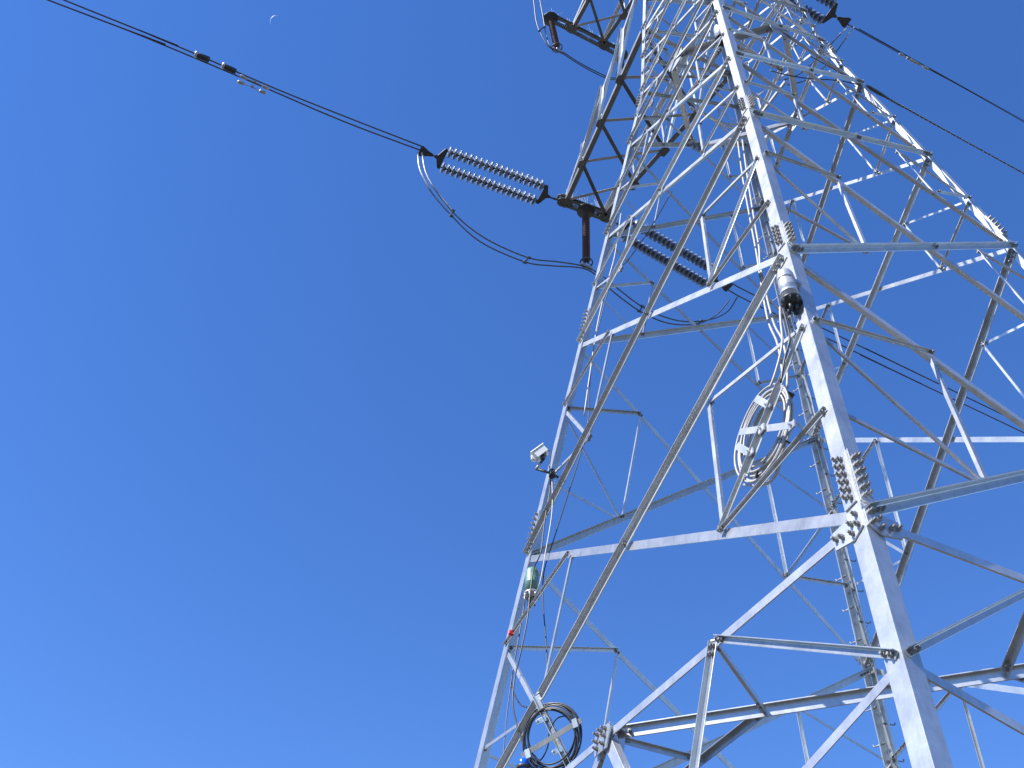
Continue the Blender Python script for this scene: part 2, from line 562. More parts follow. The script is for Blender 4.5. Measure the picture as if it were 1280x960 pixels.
# ------------------------------------------------------------------ crossarms
ARMD = V((-1, 1, 0)).normalized()
LIND = V((1, 1, 0)).normalized()
def zw(z): return (z + Z0) * S
def crossarm(z, ztop, tipA, tipB, ext):
    tA = V((tipA[0] * S, tipA[1] * S, zw(z))); tB = V((tipB[0] * S, tipB[1] * S, zw(z)))
    # make the tips symmetric about the arm axis
    rA, rB = nd('L', z) + ARMD * 0.03 - LIND * 0.02, nd('B', z) + ARMD * 0.03 + LIND * 0.02
    uA, uB = nd('L', ztop) + ARMD * 0.02, nd('B', ztop) + ARMD * 0.02
    bm = bmesh.new()
    up = V((0, 0, 1))
    for t_, r_, o in ((tA, rA, -LIND), (tB, rB, LIND)):
        angle(bm, t_, r_, up, -o, 0.11, 0.10, 0.011)
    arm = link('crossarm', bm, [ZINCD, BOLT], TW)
    for t_, u_, o in ((tA, uA, -LIND), (tB, uB, LIND)):
        b = bmesh.new()
        angle(b, t_ + up * 0.16, u_, -up, -o, 0.10, 0.10, 0.009)
        link('upper_chord', b, [ZINC, BOLT], arm)
    A = [tA + (rA - tA) * f for f in (0, .25, .5, .75, 1)]
    B = [tB + (rB - tB) * f for f in (0, .25, .5, .75, 1)]
    for i in range(4):
        for p, q, zo in ((A[i], B[i + 1], 0.016), (A[i + 1], B[i], -0.012)):
            b = bmesh.new()
            d = (q - p).normalized()
            angle(b, p + d * .05 + up * zo, q - d * .05 + up * zo, d.cross(up), up if zo > 0 else -up, 0.065, 0.065, 0.006)
            link('arm_brace', b, [ZINC if zo > 0 else ZINCD, BOLT], arm)  # sunlit and shaded diagonals painted as light and dark steel
    for Q, t_, u_ in ((A, tA, uA), (B, tB, uB)):
        Uc = [t_ + up * .16 + (u_ - t_ - up * .16) * f for f in (0, .25, .5, .75, 1)]
        o = (Q is A) and -LIND or LIND
        for i in range(1, 4):
            b = bmesh.new(); angle(b, Q[i], Uc[i], -ARMD, o, 0.055, 0.055, 0.006); link('arm_brace', b, [ZINC, BOLT], arm)
            b = bmesh.new(); angle(b, Q[i] + o * .012, Uc[i + 1] + o * .012, up, o, 0.055, 0.055, 0.006); link('arm_brace', b, [ZINC, BOLT], arm)
        for i in (1, 2, 3):
            b = bmesh.new()
            d = (rA - tA).normalized() if Q is A else (rB - tB).normalized()
            sdir = d.cross(up)
            c = Q[i] - up * 0.012
            plate(b, [c + d * x + sdir * y for x, y in ((-.10, -.06), (.10, -.06), (.12, 0), (.07, .07), (-.07, .07), (-.12, 0))], -up, 0.009)
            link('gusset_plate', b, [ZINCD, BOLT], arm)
    # end beam: two channels with a gap, running along the line
    d = (tB - tA).normalized()
    e1, e2 = tA - d * ext[0], tB + d * ext[1]
    b = bmesh.new()
    sd = d.cross(up)
    for s in (-1, 1):
        c = sd * s * 0.045
        angle(b, e1 + c, e2 + c, up * 1.0, sd * s, 0.12, 0.06, 0.009)
        boxbar(b, e1 + c + up * 0.126 + sd * s * 0.03, e2 + c + up * 0.126 + sd * s * 0.03, sd, 0.06, 0.010)
    for k in range(2):
        c = e1 + (e2 - e1) * ((k + .5) / 2) + up * 0.07
        boxbar(b, c - sd * .045, c + sd * .045, d, 0.03, 0.012)
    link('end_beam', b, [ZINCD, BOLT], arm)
    for t_ in (tA, tB):
        b = bmesh.new()
        c = t_ - up * 0.004
        R = 0.155
        plate(b, [c + (d * math.cos(a) * 1.1 + sd * math.sin(a) * 0.8) * R for a in [math.pi / 4 * k + .39 for k in range(8)]], -up, 0.014)
        for a in range(8): bolt(b, c - up * .014 + (d * math.cos(a * .785) + sd * math.sin(a * .785) * .7) * R * .7, -up, 0.018)
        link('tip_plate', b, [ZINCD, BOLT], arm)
        b = bmesh.new()
        plate(b, [c + up * .14 + (d * math.cos(a) * 1.1 + sd * math.sin(a) * 0.8) * R for a in [math.pi / 4 * k + .39 for k in range(8)]], up, 0.012)
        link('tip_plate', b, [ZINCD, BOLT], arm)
    return tA, tB, e1, e2
ZA, ZM = 3.36, 5.3
tA, tB, _, _ = crossarm(ZA, 4.12, (-1.115, 0.928), (-0.902, 1.111), (0.12, 0.12))
mA, mB, mE1, mE2 = crossarm(ZM, 5.95, (-1.001, 0.782), (-0.808, 0.981), (0.62, 0.50))
UP = V((0, 0, 1))

# ------------------------------------------------------------------ bird spikes
def spikes(p, label, n=11, L=0.42):
    b = bmesh.new()
    boxbar(b, p - LIND * .06, p + LIND * .06, ARMD, 0.05, 0.02)
    for i in range(n):
        a = -0.95 + 1.9 * i / (n - 1)
        dv = (UP * math.cos(a) + (LIND * random.uniform(.4, 1) + ARMD * random.uniform(-.6, .6)) * math.sin(a)).normalized()
        cyl(b, p, p + dv * L * random.uniform(.8, 1.1), 0.0055, 4, 0.004)
    return tag(link('bird_spikes', b, SPIKE), label, 'bird spikes', 'bird spike fans on the arm ends')
eb = lambda f: tA + (tB - tA) * f + UP * .16
spikes(eb(0.18), 'wire bird spike fan beside the outer plate of the lower arm end')
spikes(eb(0.55), 'wire bird spike fan above the lone red post insulator')
spikes(eb(0.85), 'wire bird spike fan on the lower end beam nearest the tower leg')
for f, lb in ((0.04, 'wire bird spike fan at the outermost tip of the upper end beam'), (0.27, 'wire bird spike fan between outer tip and first plate on the upper beam'),
              (0.42, 'wire bird spike fan just past the first plate of the upper beam'), (0.60, 'wire bird spike fan midway between the plates of the upper beam'),
              (0.74, 'wire bird spike fan just before the second plate of the upper beam'), (0.95, 'wire bird spike fan at the inner end of the upper beam')):
    spikes(mE1 + (mE2 - mE1) * f + UP * .16, lb, 9, 0.40)

# ------------------------------------------------------------------ insulators
def disc_mesh():
    b = bmesh.new()
    X = V((1, 0, 0)); O = V((0, 0, 0))
    lathe(b, O, X, [(0.0, 0.03), (0.004, 0.046), (0.05, 0.05), (0.062, 0.058)], 12, 1)
    lathe(b, O, X, [(0.040, 0.055), (0.048, 0.085), (0.066, 0.116), (0.086, 0.130), (0.112, 0.134), (0.122, 0.128), (0.100, 0.105), (0.126, 0.098), (0.102, 0.08), (0.124, 0.072), (0.105, 0.03)], 20, 0)
    cyl(b, X * 0.09, X * 0.15, 0.016, 8, mi=1)
    me = bpy.data.meshes.new('disc')
    b.to_mesh(me); b.free()
    me.materials.append(PORC); me.materials.append(CAP)
    return me
DISC = disc_mesh()
def strain_set(pa, pb, label, sep, sepdir, side_group='strain insulator sets'):
    """double string from tower plate pa to clamp pb"""
    t = thing('insulator_set', label, 'insulator', group=side_group)
    d = (pb - pa); Lt = d.length; d.normalize()
    sd = ortho(d, sepdir)
    nn = d.cross(sd)
    # link plates and yokes
    L1, L2 = 0.42, 0.42
    b = bmesh.new()
    tube(b, [pa, pa + d * 0.22], 0.018, 8)
    for k in range(3): 
        c = pa + d * (0.05 + 0.07 * k)
        boxbar(b, c, c + d * 0.06, nn if k % 2 else sd, 0.05, 0.022)
    link('shackle', b, CAP, t)
    def yoke(c, s):
        b = bmesh.new()
        pts = [(-0.02 * s, .03), (.04 * s, .05), (.13 * s, sep / 2 + .05), (.19 * s, sep / 2 + .05), (.19 * s, -sep / 2 - .05), (.13 * s, -sep / 2 - .05), (.04 * s, -.05), (-.02 * s, -.03)]
        plate(b, [c + d * x + sd * y - nn * .009 for x, y in pts], nn, 0.018)
        for y in (-sep / 2, sep / 2): bolt(b, c + d * .16 * s + sd * y + nn * .01, nn, 0.02, 0.03, 0)
        link('yoke_plate', b, CAP, t)
    yoke(pa + d * 0.22, 1)
    yoke(pb - d * 0.22, -1)
    s0 = pa + d * (0.22 + 0.17); s1 = pb - d * (0.22 + 0.17)
    Ls = (s1 - s0).length
    n = max(4, int((Ls - 0.08) / 0.114))
    pit = (Ls - 0.06) / n
    rot = d.to_track_quat('X', 'Z').to_matrix().to_4x4()
    for s in (-1, 1):
        b = bmesh.new()
        c0 = s0 + sd * s * sep / 2
        tube(b, [c0, c0 + d * Ls], 0.012, 6)
        st = link('disc_string', b, CAP, t)
        for i in range(n):
            o = bpy.data.objects.new('disc', DISC)
            COL.objects.link(o)
            o.parent = st
            m = rot @ Matrix.Diagonal((0.79, 0.93, 0.93, 1)); m.translation = c0 + d * (0.03 + i * pit)
            o.matrix_world = m
    b = bmesh.new()
    q = pb - d * 0.2
    tube(b, [q, pb], 0.016, 8)
    boxbar(b, q + d * .03, q + d * .12, nn, 0.06, 0.03)
    plate(b, [pb + d * x + sd * y - nn * .008 for x, y in ((-.16, .03), (-.06, .06), (.06, .12), (.14, .12), (.14, -.12), (.06, -.12), (-.06, -.06), (-.16, -.03))], nn, .016)
    link('clamp_yoke', b, CAP, t)
    return t
def pz(px, z): return at_z(px, z)
# lower left set
lc = pz((532, 191), 3.33)
strain_set(tA - LIND * .15 - UP * 0.01, lc, 'double disc insulator string reaching left from the lower arm tip', 0.42, ARMD)
# lower right set, seen through the tower
rc = pz((906, 357), 3.30)
strain_set(tB + LIND * .15 - UP * 0.01, rc, 'double disc insulator string seen through the tower below the arm', 0.42, ARMD)
# set on the far face, upper right
ur = pz((1054, 26), 4.36)
ur0 = ur - LIND * (3.1 * 0.98) + UP * 0.12
strain_set(ur0, ur, 'double disc insulator string at the top right edge beyond the leg', 0.42, ARMD)

def post(top, bot, label):
    t = thing('post_insulator', label, 'insulator', group='red post insulators on the arm ends')
    d = (bot - top); L = d.length; d.normalize()
    b = bmesh.new()
    lathe(b, top - d * .05, d, [(0, .06), (.03, .15), (.05, .20), (.07, .20), (.08, .06), (.12, .055)], 20)
    link('top_shed', b, DARKP, t)
    b = bmesh.new()
    prof = [(0.06, .03)]
    x = .09; i = 0
    while x < L - .16:
        r = .085 if i % 2 == 0 else .07
        prof += [(x, .045), (x + .008, r), (x + .014, r), (x + .024, .045)]
        x += .042; i += 1
    prof.append((L - .1, .03))
    lathe(b, top, d, prof, 14)
    link('shed_rod', b, RED, t)
    b = bmesh.new()
    c = bot - d * .13
    a1 = ortho(d, UP if abs(d.z) < .9 else LIND); a2 = d.cross(a1)
    tube(b, [c + (a1 * math.cos(k * .3927) + a2 * math.sin(k * .3927)) * .13 for k in range(16)], .014, 6, closed=True)
    cyl(b, c - a1 * .13, c + a1 * .13, .008, 6)
    link('grading_ring', b, CAP, t)
    b = bmesh.new()
    cyl(b, bot - d * .16, bot, .028, 8)
    boxbar(b, bot - LIND * .14, bot + LIND * .14, UP, .05, .06)
    link('jumper_clamp', b, CABLEL, t)
pm = tA + (tB - tA) * 0.52 - UP * .02
pb_ = pm - UP * 1.0
# bottom on the vertical through the beam at the pixel height of the ring
hv = at_plane((733, 333), pm, ARMD)
pb_ = V((pm.x, pm.y, hv.z)) + LIND * (hv - pm).dot(LIND)
post(pm, pb_, 'single red post insulator hanging from the lower arm end beam')
q1 = mE1 - UP * .03
b1 = at_plane((697, 63), q1, ARMD)
post(q1, b1, 'red post insulator at the outer tip of the upper end beam')
q2 = mE2 - UP * .03
b2 = at_plane((777, 95), q2, ARMD)
post(q2, b2, 'red post insulator half hidden behind the upper arm beside the leg')

# ------------------------------------------------------------------ conductors and jumpers
def vplane(a, b):
    d = V((b.x - a.x, b.y - a.y, 0)).normalized()
    return a, V((-d.y, d.x, 0))
def wire(name, pts, r, mat, label, cat='wire', group=None, sub=6):
    b = bmesh.new()
    tube(b, smooth_path(pts, sub), r, 6)
    return tag(link(name, b, mat), label, cat, group)
def far(a, b, L): return b + (b - a).normalized() * L
gl = 'twin conductors on the left span'
z_l = lambda px: 3.33 - (532 - px) / 470 * 0.10
def lw(pts): return [pz(p, z_l(p[0])) for p in pts]
u = lw([(530, 184), (440, 149), (345, 111), (253, 71), (160, 32), (80, 0)]); u.append(far(u[-2], u[-1], 25) + UP * 0.1)
l_ = lw([(534, 191), (430, 152), (330, 109), (240, 71), (150, 34), (60, 0)]); l_.append(far(l_[-2], l_[-1], 25) + UP * 0.1)
wire('conductor', u, .0155, CABLE, 'upper wire of the twin conductor crossing the top left sky', 'conductor', gl, 3)
wire('conductor', l_, .0155, CABLE, 'lower wire of the twin conductor crossing the top left sky', 'conductor', gl, 3)
def weight(px0, px1, label):
    a, b_ = pz(px0, z_l(px0[0])), pz(px1, z_l(px1[0]))
    d = (b_ - a).normalized()
    t = thing('line_weight', label, 'damper', group='cylindrical weights on the upper left conductor')
    b = bmesh.new(); lathe(b, a, d, [(0, .03), (.01, .06), ((b_ - a).length - .01, .06), ((b_ - a).length, .03)], 14); link('body', b, BLACK, t)
    b = bmesh.new(); lathe(b, a - d * .03, d, [(0, .05), (.02, .07), (.05, .07), (.06, .05)], 14); link('end_cap', b, ALU, t)
weight((245, 68), (262, 75), 'black cylinder on the upper left wire, farther from the tower')
weight((279, 82), (295, 90), 'black cylinder on the upper left wire, nearer to the tower')
def damper(px0, px1, drop, label):
    a, b_ = pz(px0, z_l(px0[0])), pz(px1, z_l(px1[0]))
    m = (a + b_) / 2
    t = thing('vibration_damper', label, 'damper', group='stockbridge dampers on the left conductors')
    off = -UP * drop
    b = bmesh.new(); tube(b, smooth_path([a + off, a.lerp(b_, .3) + off * .8, m + off * .75, a.lerp(b_, .7) + off * .8, b_ + off]), .008, 6); link('messenger', b, CABLEL, t)
    b = bmesh.new(); boxbar(b, m + off * .8, m + UP * .02, (b_ - a), .05, .04); link('clamp', b, CABLEL, t)
    d = (b_ - a).normalized()
    for e, s in ((a, -1), (b_, 1)):
        b = bmesh.new(); lathe(b, e + off - d * s * .02, d * s, [(0, .02), (.02, .034), (.12, .038), (.14, .02)], 10); link('weight', b, CABLEL, t)
damper((308, 96), (330, 106), .06, 'pale dumbbell damper under the upper left wire')
damper((305, 103), (326, 112), .06, 'pale dumbbell damper under the lower left wire')

# lower jumper loop
P0, Nn = vplane(lc, pb_)
P1, Nr = vplane(pb_, rc)
def jl(pts): return [at_plane(p, P0, Nn) for p in pts]
def jr(pts): return [at_plane(p, P1, Nr) for p in pts]
JL = thing('jumper_loop', 'long twin jumper sagging below the lower arm from left string to right string', 'jumper cable')
w1 = jl([(522, 191), (525, 212), (537, 237), (562, 267), (600, 302), (655, 327), (687, 332), (720, 334)]) + jr([(736, 338), (750, 348), (767, 365), (800, 389), (835, 404), (870, 405), (895, 394), (912, 375)])
w2 = jl([(527, 189), (535, 222), (565, 264), (605, 297), (660, 322), (695, 327), (722, 331)]) + jr([(738, 336), (754, 346), (775, 363), (802, 383), (830, 396), (858, 402), (890, 399), (910, 389), (922, 371)])
for wv in (w1, w2):
    b = bmesh.new(); tube(b, smooth_path(wv, 5), .0145, 6); link('jumper_wire', b, CABLE, JL)
for a_, c_ in (((564, 270), (566, 263)), ((656, 328), (661, 322)), ((799, 389), (803, 383)), ((872, 405), (877, 401))):
    f = jl if a_[0] < 733 else jr
    p, q = f([a_, c_])
    b = bmesh.new(); boxbar(b, p, q, UP, .03, .03); cyl(b, p - LIND * .04, p + LIND * .04, .028, 8); cyl(b, q - LIND * .04, q + LIND * .04, .028, 8)
    link('spacer', b, CABLE, JL)
# sleeves of pale aluminium where the jumper leaves the clamp
for wv in (w1, w2):
    b = bmesh.new(); tube(b, smooth_path(wv[:3], 5), .019, 8); link('sleeve', b, CABLEL, JL)

# upper jumper
UJ = thing('jumper_loop', 'twin jumper hanging by the upper post insulator and running behind the leg', 'jumper cable')
a1 = mE1 - LIND * 2.3 + UP * .05
P2, N2_ = vplane(b1 - LIND * 2, b1)
P3, N3_ = vplane(b1, b2)
def ju(pts): return [at_plane(p, P2, N2_) for p in pts]
def jv(pts): return [at_plane(p, P3, N3_) for p in pts]
k1 = ju([(662, -25), (667, 0), (670, 25), (675, 40), (684, 56), (692, 62)]) + jv([(702, 66), (720, 78), (745, 92), (762, 99), (775, 99)])
k2 = ju([(671, -25), (675, 0), (679, 22), (683, 45), (688, 58), (694, 61)]) + jv([(702, 64), (722, 77), (746, 90), (763, 97), (776, 97)])
for wv in (k1, k2):
    b = bmesh.new(); tube(b, smooth_path(wv, 5), .0145, 6); link('jumper_wire', b, CABLE, UJ)
p, q = ju([(674, 38), (681, 33)])
b = bmesh.new(); boxbar(b, p, q, UP, .03, .03); cyl(b, p - UP * .04, p + UP * .04, .028, 8); cyl(b, q - UP * .04, q + UP * .04, .028, 8); link('spacer', b, CABLE, UJ)

# right span conductors
gr = 'conductors on the right span'
zr = lambda px: 3.30 - (px - 906) / 374 * 0.05
def rw(pts): return [pz(p, zr(p[0])) for p in pts]
u = rw([(910, 351), (935, 365), (1030, 411), (1172, 479), (1280, 531)]); u.append(far(u[-2], u[-1], 60))
l_ = rw([(908, 361), (935, 376), (1032, 422), (1152, 480), (1280, 541)]); l_.append(far(l_[-2], l_[-1], 60))
wire('conductor', u, .0155, CABLE, 'upper wire of the twin conductor running low to the right edge', 'conductor', gr, 3)
wire('conductor', l_, .0155, CABLE, 'lower wire of the twin conductor running low to the right edge', 'conductor', gr, 3)
z5 = lambda px: 4.36 - (px - 1054) / 226 * 0.05
def uw(pts): return [pz(p, z5(p[0])) for p in pts]
u = uw([(1060, 30), (1135, 71), (1210, 112), (1280, 151)]); u.append(far(u[-2], u[-1], 60))
l_ = uw([(1059, 30.6), (1134, 72), (1210, 113), (1280, 152.6)]); l_.append(far(l_[-2], l_[-1], 60))
wire('conductor', u, .0085, CABLE, 'upper wire of the close pair crossing the top right sky', 'conductor', gr, 3)
wire('conductor', l_, .0085, CABLE, 'lower wire of the close pair crossing the top right sky', 'conductor', gr, 3)
def mark(px, label):
    c = pz(px, z5(px[0]))
    t = thing('vibration_damper', label, 'damper', group='small dampers on the top right pair')
    b = bmesh.new(); boxbar(b, c - UP * .05, c + UP * .03, LIND, .06, .05); link('clamp', b, CABLEL, t)
    for s in (-1, 1):
        b = bmesh.new(); lathe(b, c - UP * .05 + LIND * s * .02, LIND * s, [(0, .01), (.12, .012), (.13, .035), (.24, .035), (.25, .01)], 8); link('weight', b, CABLEL, t)
mark((1135, 72), 'small damper on the top right pair, nearer the tower')
mark((1148, 79), 'small damper on the top right pair, farther from the tower')
# jumper tails of that pair
UT = thing('jumper_loop', 'pale twin jumper tails dropping from the top right string behind the leg', 'jumper cable')
P4, N4_ = ur, V((-1, 1, 0)).normalized()
for pts in ([(1062, 33), (1050, 43), (1037, 57), (1020, 74), (1000, 92), (980, 100)], [(1068, 34), (1057, 48), (1046, 64), (1030, 84), (1008, 100), (985, 106)]):
    ws = [at_plane(p, P4, N4_) for p in pts]
    b = bmesh.new(); tube(b, smooth_path(ws, 5), .0145, 6); link('jumper_wire', b, CABLE, UT)
    b = bmesh.new(); tube(b, smooth_path(ws[:2], 5), .022, 8); link('sleeve', b, CABLEL, UT)

# ground wire (optical cable) on the right leg
zg = 2.25
gw = thing('fibre_cable', 'thin beaded optical ground wire dead ended on the right leg', 'cable')
pts = [pz(p, zg) for p in ((1086, 109), (1110, 123), (1150, 145), (1200, 173), (1280, 217))]; pts.append(far(pts[-2], pts[-1], 60))
b = bmesh.new(); tube(b, smooth_path(pts, 4), .010, 6); link('cable_run', b, CABLE, gw)
sp = smooth_path(pts[1:5], 60)
b = bmesh.new()
hel = []
for i in range(len(sp)):
    a = i * 0.9
    d = (sp[min(i + 1, len(sp) - 1)] - sp[max(i - 1, 0)]).normalized()
    e = ortho(d, UP); f = d.cross(e)
    hel.append(sp[i] + (e * math.cos(a) + f * math.sin(a)) * .014)
tube(b, hel, .006, 5); link('spiral_damper', b, CABLEL, gw)
b = bmesh.new(); d = (pts[1] - pts[0]).normalized(); lathe(b, pts[0] - d * .05, d, [(0, .018), (.05, .03), (.28, .03), (.40, .018), (.75, .015)], 10); link('dead_end_clamp', b, CAP, gw)
ti = smooth_path([pz((1086, 109), zg), pz((1050, 101), zg - .03), pz((1010, 98), zg - .05), pz((985, 94), zg - .04), pz((962, 88), zg)], 6)
b = bmesh.new(); tube(b, ti, .009, 6); link('cable_tail', b, BLACK, gw)

# ------------------------------------------------------------------ things mounted on the tower
def on_face(A, B, px, off=0.0):
    n = fnorm(A, B, 0)
    p = at_plane(px, nd(A, 0) + n * off, n)
    return p
nLN = fnorm('L', 'N', 0)
nBL = fnorm('B', 'L', 0)
sLN = (nd('N', 0) - nd('L', 0)).normalized()
uLN = nLN.cross(sLN); uLN = uLN if uLN.z > 0 else -uLN

def closure(top, axis, L, R, label, mat, basemat):
    t = thing('splice_closure', label, 'cable closure', group='cylindrical cable closures on the tower legs')
    d = axis.normalized()
    b = bmesh.new(); lathe(b, top, d, [(0, R * .45), (.015, R * .8), (.05, R * .96), (.07, R), (L * .55, R), (L * .56, R * 1.03), (L * .62, R * 1.03), (L * .63, R), (L, R)], 22); link('canister', b, mat, t)
    b = bmesh.new(); lathe(b, top + d * L, d, [(-.01, R * 1.0), (0, R * 1.16), (.02, R * 1.16), (.025, R * .85), (.07, R * .85)], 22)
    for k in range(8):
        a = k * .785
        e = ortho(d, V((1, 0, 0))); f = d.cross(e)
        bolt(b, top + d * (L + .03) + (e * math.cos(a) + f * math.sin(a)) * R * 1.1, d, .012, .03, 0)
    link('base_flange', b, basemat, t)
    b = bmesh.new()
    for k in range(4):
        a = k * 1.57 + .4
        e = ortho(d, V((1, 0, 0))); f = d.cross(e)
        c = top + d * (L + .06) + (e * math.cos(a) + f * math.sin(a)) * R * .5
        cyl(b, c, c + d * .08, R * .22, 8)
    link('cable_gland', b, BLACK, t)
    return t
# on the near leg, outside of the left face
c1 = on_face('L', 'N', (980, 340), 0.13)
closure(c1, V((0.0, 0.02, -1)), 0.36, 0.072, 'silver cylindrical cable closure on the near leg above the grey coil', ALU, DARKP)
b = bmesh.new()
for dz in (.08, .26):
    c = c1 - UP * dz
    boxbar(b, c - nLN * .13 - UP * .02, c - nLN * .06 - UP * .02, UP, .04, .08)
    lathe(b, c - UP * .015, -UP, [(0, .073), (.002, .076), (.028, .076), (.03, .073)], 20)
tag(link('mounting_bracket', b, ZINC), 'clamp bracket holding the silver closure to the near leg', 'bracket')
# green one on the left leg
c2 = on_face('L', 'N', (665, 711), 0.02)
closure(c2, V((0.0, 0.02, -1)), 0.33, 0.076, 'pale green cylindrical cable closure with grey base on the left leg', GREENP, ALU)
# dark one high on the near leg, inside
c3 = on_face('L', 'N', (899, 34), -0.35)
closure(c3, V((0.0, 0.0, -1)), 0.42, 0.10, 'dark cable closure high up behind the near leg at the top', ALU, DARKP)

# grey cable coil on the left face
def coil(c, e1, e2, R1, R2, nturn, r, mat, t, spread, n, tails=()):
    for k in range(nturn):
        b = bmesh.new()
        sc = 1 + random.uniform(-spread, spread)
        ox, oy = random.uniform(-.025, .025), random.uniform(-.05, .03)
        off = n * (random.uniform(-.04, .04))
        ph = random.uniform(0, 6)
        pts = [c + off + e1 * (math.cos(a) * R1 * sc * (1 + .02 * math.sin(3 * a + ph)) + ox) + e2 * (math.sin(a) * R2 * sc * (1 + .03 * math.sin(2 * a + ph)) + oy) for a in [6.28318 * i / 48 for i in range(48)]]
        tube(b, pts, r, 6, closed=True)
        link('cable_loop', b, mat, t)
gc = on_face('L', 'N', (958, 541), -0.05)
CO = thing('cable_coil', 'oval coil of pale grey cable strapped to a brace beside the near leg', 'cable coil')
coil(gc, sLN, uLN, 0.31, 0.40, 11, .0095, GREYCAB, CO, .16, nLN)
for a in (0.4, 1.7, 3.0, 4.4, 5.5):
    b = bmesh.new()
    c = gc + sLN * math.cos(a) * .31 + uLN * math.sin(a) * .41
    rad = (sLN * math.cos(a) + uLN * math.sin(a)).normalized()
    boxbar(b, c - rad * .04, c + rad * .04, rad.cross(nLN), .012, .075)
    link('cable_tie', b, BLACK, CO)
FR = thing('coil_frame', 'white metal cross frame clamped over the grey cable coil', 'bracket')
def flat(t, px1, px2, wd, off, mat=ZINC):
    b = bmesh.new()
    p, q = on_face('L', 'N', px1, off), on_face('L', 'N', px2, off)
    boxbar(b, p, q, nLN, .006, wd)
    return link('flat_bar', b, mat, t)
flat(FR, (924, 540), (993, 531), .06, .078)
flat(FR, (945, 498), (963, 508), .06, .06, ZINC)
flat(FR, (921, 557), (940, 568), .06, .06, ZINC)
b = bmesh.new()
p, q = on_face('L', 'N', (976, 482), .07), on_face('L', 'N', (932, 592), .07)
angle(b, p, q, sLN, nLN, .05, .05, .006)
link('mounting_bar', b, ZINC, FR)
for px in ((960, 507), (938, 565), (952, 536), (990, 532)):
    p = on_face('L', 'N', px, .10)
    b = bmesh.new(); boxbar(b, p - uLN * .035, p + uLN * .035, nLN, .014, .07); bolt(b, p + nLN * .007, nLN, .012, .03, 0); link('clamp', b, ZINC, FR)

# black coil at lower left
bc = on_face('L', 'N', (689, 922), -0.12)
cn = (CAM - bc).normalized()
cn = (cn * .55 + nLN * .45).normalized()
e1 = ortho(cn, sLN); e2 = cn.cross(e1)
CB = thing('cable_coil', 'round coil of black cable hung at the lower left of the tower', 'cable coil')
coil(bc, e1, e2, .27, .285, 8, .0078, BLACK, CB, .10, cn)
b = bmesh.new()
pts = [bc + e1 * x + e2 * y for x, y in ((.20, .13), (.1, .14), (0, .06), (-.06, -.07), (-.16, -.15), (-.21, -.08))]
tube(b, smooth_path(pts), .007, 6); link('loose_tail', b, BLACK, CB)
FB = thing('coil_frame', 'grey crossed flat bars carrying the black cable coil', 'bracket')
def pc(px, off=0.0): return at_plane(px, bc + cn * off, cn)
b = bmesh.new(); boxbar(b, pc((652, 945), .05), pc((727, 900), .05), cn, .006, .05); link('flat_bar', b, ZINCD, FB)
for px in ((660, 942), (719, 904)):
    p = pc(px, .06); b = bmesh.new(); boxbar(b, p - e2 * .04, p + e2 * .04, cn, .02, .05); link('clamp', b, ZINC, FB)
b = bmesh.new(); angle(b, pc((668, 872), -.03), pc((716, 972), -.03), e1, cn, .06, .05, .006)
angle(b, pc((676, 872), -.03), pc((724, 972), -.03), -e1, cn, .03, .05, .006)
link('mounting_bar', b, ZINC, FB)
for px in ((677, 900), (697, 938)):
    p = pc(px, .0); b = bmesh.new(); boxbar(b, p - e1 * .05, p + e1 * .05, cn, .012, .05); bolt(b, p - e1 * .04, cn, .014, .03, 0); link('clamp', b, ZINC, FB)

# blue cap at the bottom edge
c = pc((654, 951), .06)
t = thing('plastic_cap', 'small bright blue domed cap under the black coil at the bottom edge', 'cap')
b = bmesh.new(); lathe(b, c, -UP, [(-.035, .005), (-.03, .022), (-.012, .04), (.01, .05), (.03, .052), (.10, .052)], 18); link('dome', b, BLUEP, t)
b = bmesh.new(); lathe(b, c - UP * .05, -UP, [(0, .06), (.004, .062), (.03, .062), (.034, .055)], 18); link('rim', b, DARKP, t)

# red tape on a brace near the left leg
p = on_face('L', 'N', (639, 791), .03)
d_ = (on_face('L', 'N', (660, 762), .03) - p).normalized()
b = bmesh.new(); boxbar(b, p - d_ * .018, p + d_ * .018, nLN, .05, .05)
boxbar(b, p - UP * .02 + nLN * .03, p - UP * .07 + nLN * .035, sLN, .014, .005)
tag(link('red_tape', b, REDT), 'red tape wrapped round the thin brace below the green closure', 'tape')

# monitoring camera on the left leg
cc = at_plane((676, 567), nd('L', 0.42), ARMD.cross(UP))
cc = at_plane((676, 567), nd('L', 0.42) + nLN * .25, nLN)
t = thing('monitoring_camera', 'white box camera on a bracket arm at the left leg', 'camera')
ax = (CR * .80 + CU * .55 + _f * 0.35).normalized()
upc = ortho(ax, UP - CR * .5 + CU * .2)
sdc = ax.cross(upc)
ax, upc, sdc = ax * .82, upc * .82, sdc * .82
b = bmesh.new()
extrude(b, cc - ax * .10, cc + ax * .10, sdc, upc, [(-.075, -.055), (.075, -.055), (.08, .04), (.055, .075), (-.055, .075), (-.08, .04)])
link('housing', b, WHITEP, t)
b = bmesh.new()
extrude(b, cc - ax * .155, cc - ax * .09, sdc, upc, [(-.05, -.035), (.05, -.035), (.055, .02), (.03, .048), (-.03, .048), (-.055, .02)])
cyl(b, cc - ax * .175, cc - ax * .15, .03, 14)
link('lens_hood', b, WHITEP, t)
b = bmesh.new()
extrude(b, cc + upc * .082 - ax * .13, cc + upc * .082 + ax * .115, sdc, upc, [(-.09, -.012), (.09, -.012), (.085, .0), (.05, .012), (-.05, .012), (-.085, 0)])
link('sun_shield', b, WHITEP, t)
b = bmesh.new()
boxbar(b, cc - upc * .052 - ax * .05, cc - upc * .052 + ax * .06, sdc, .11, .012)
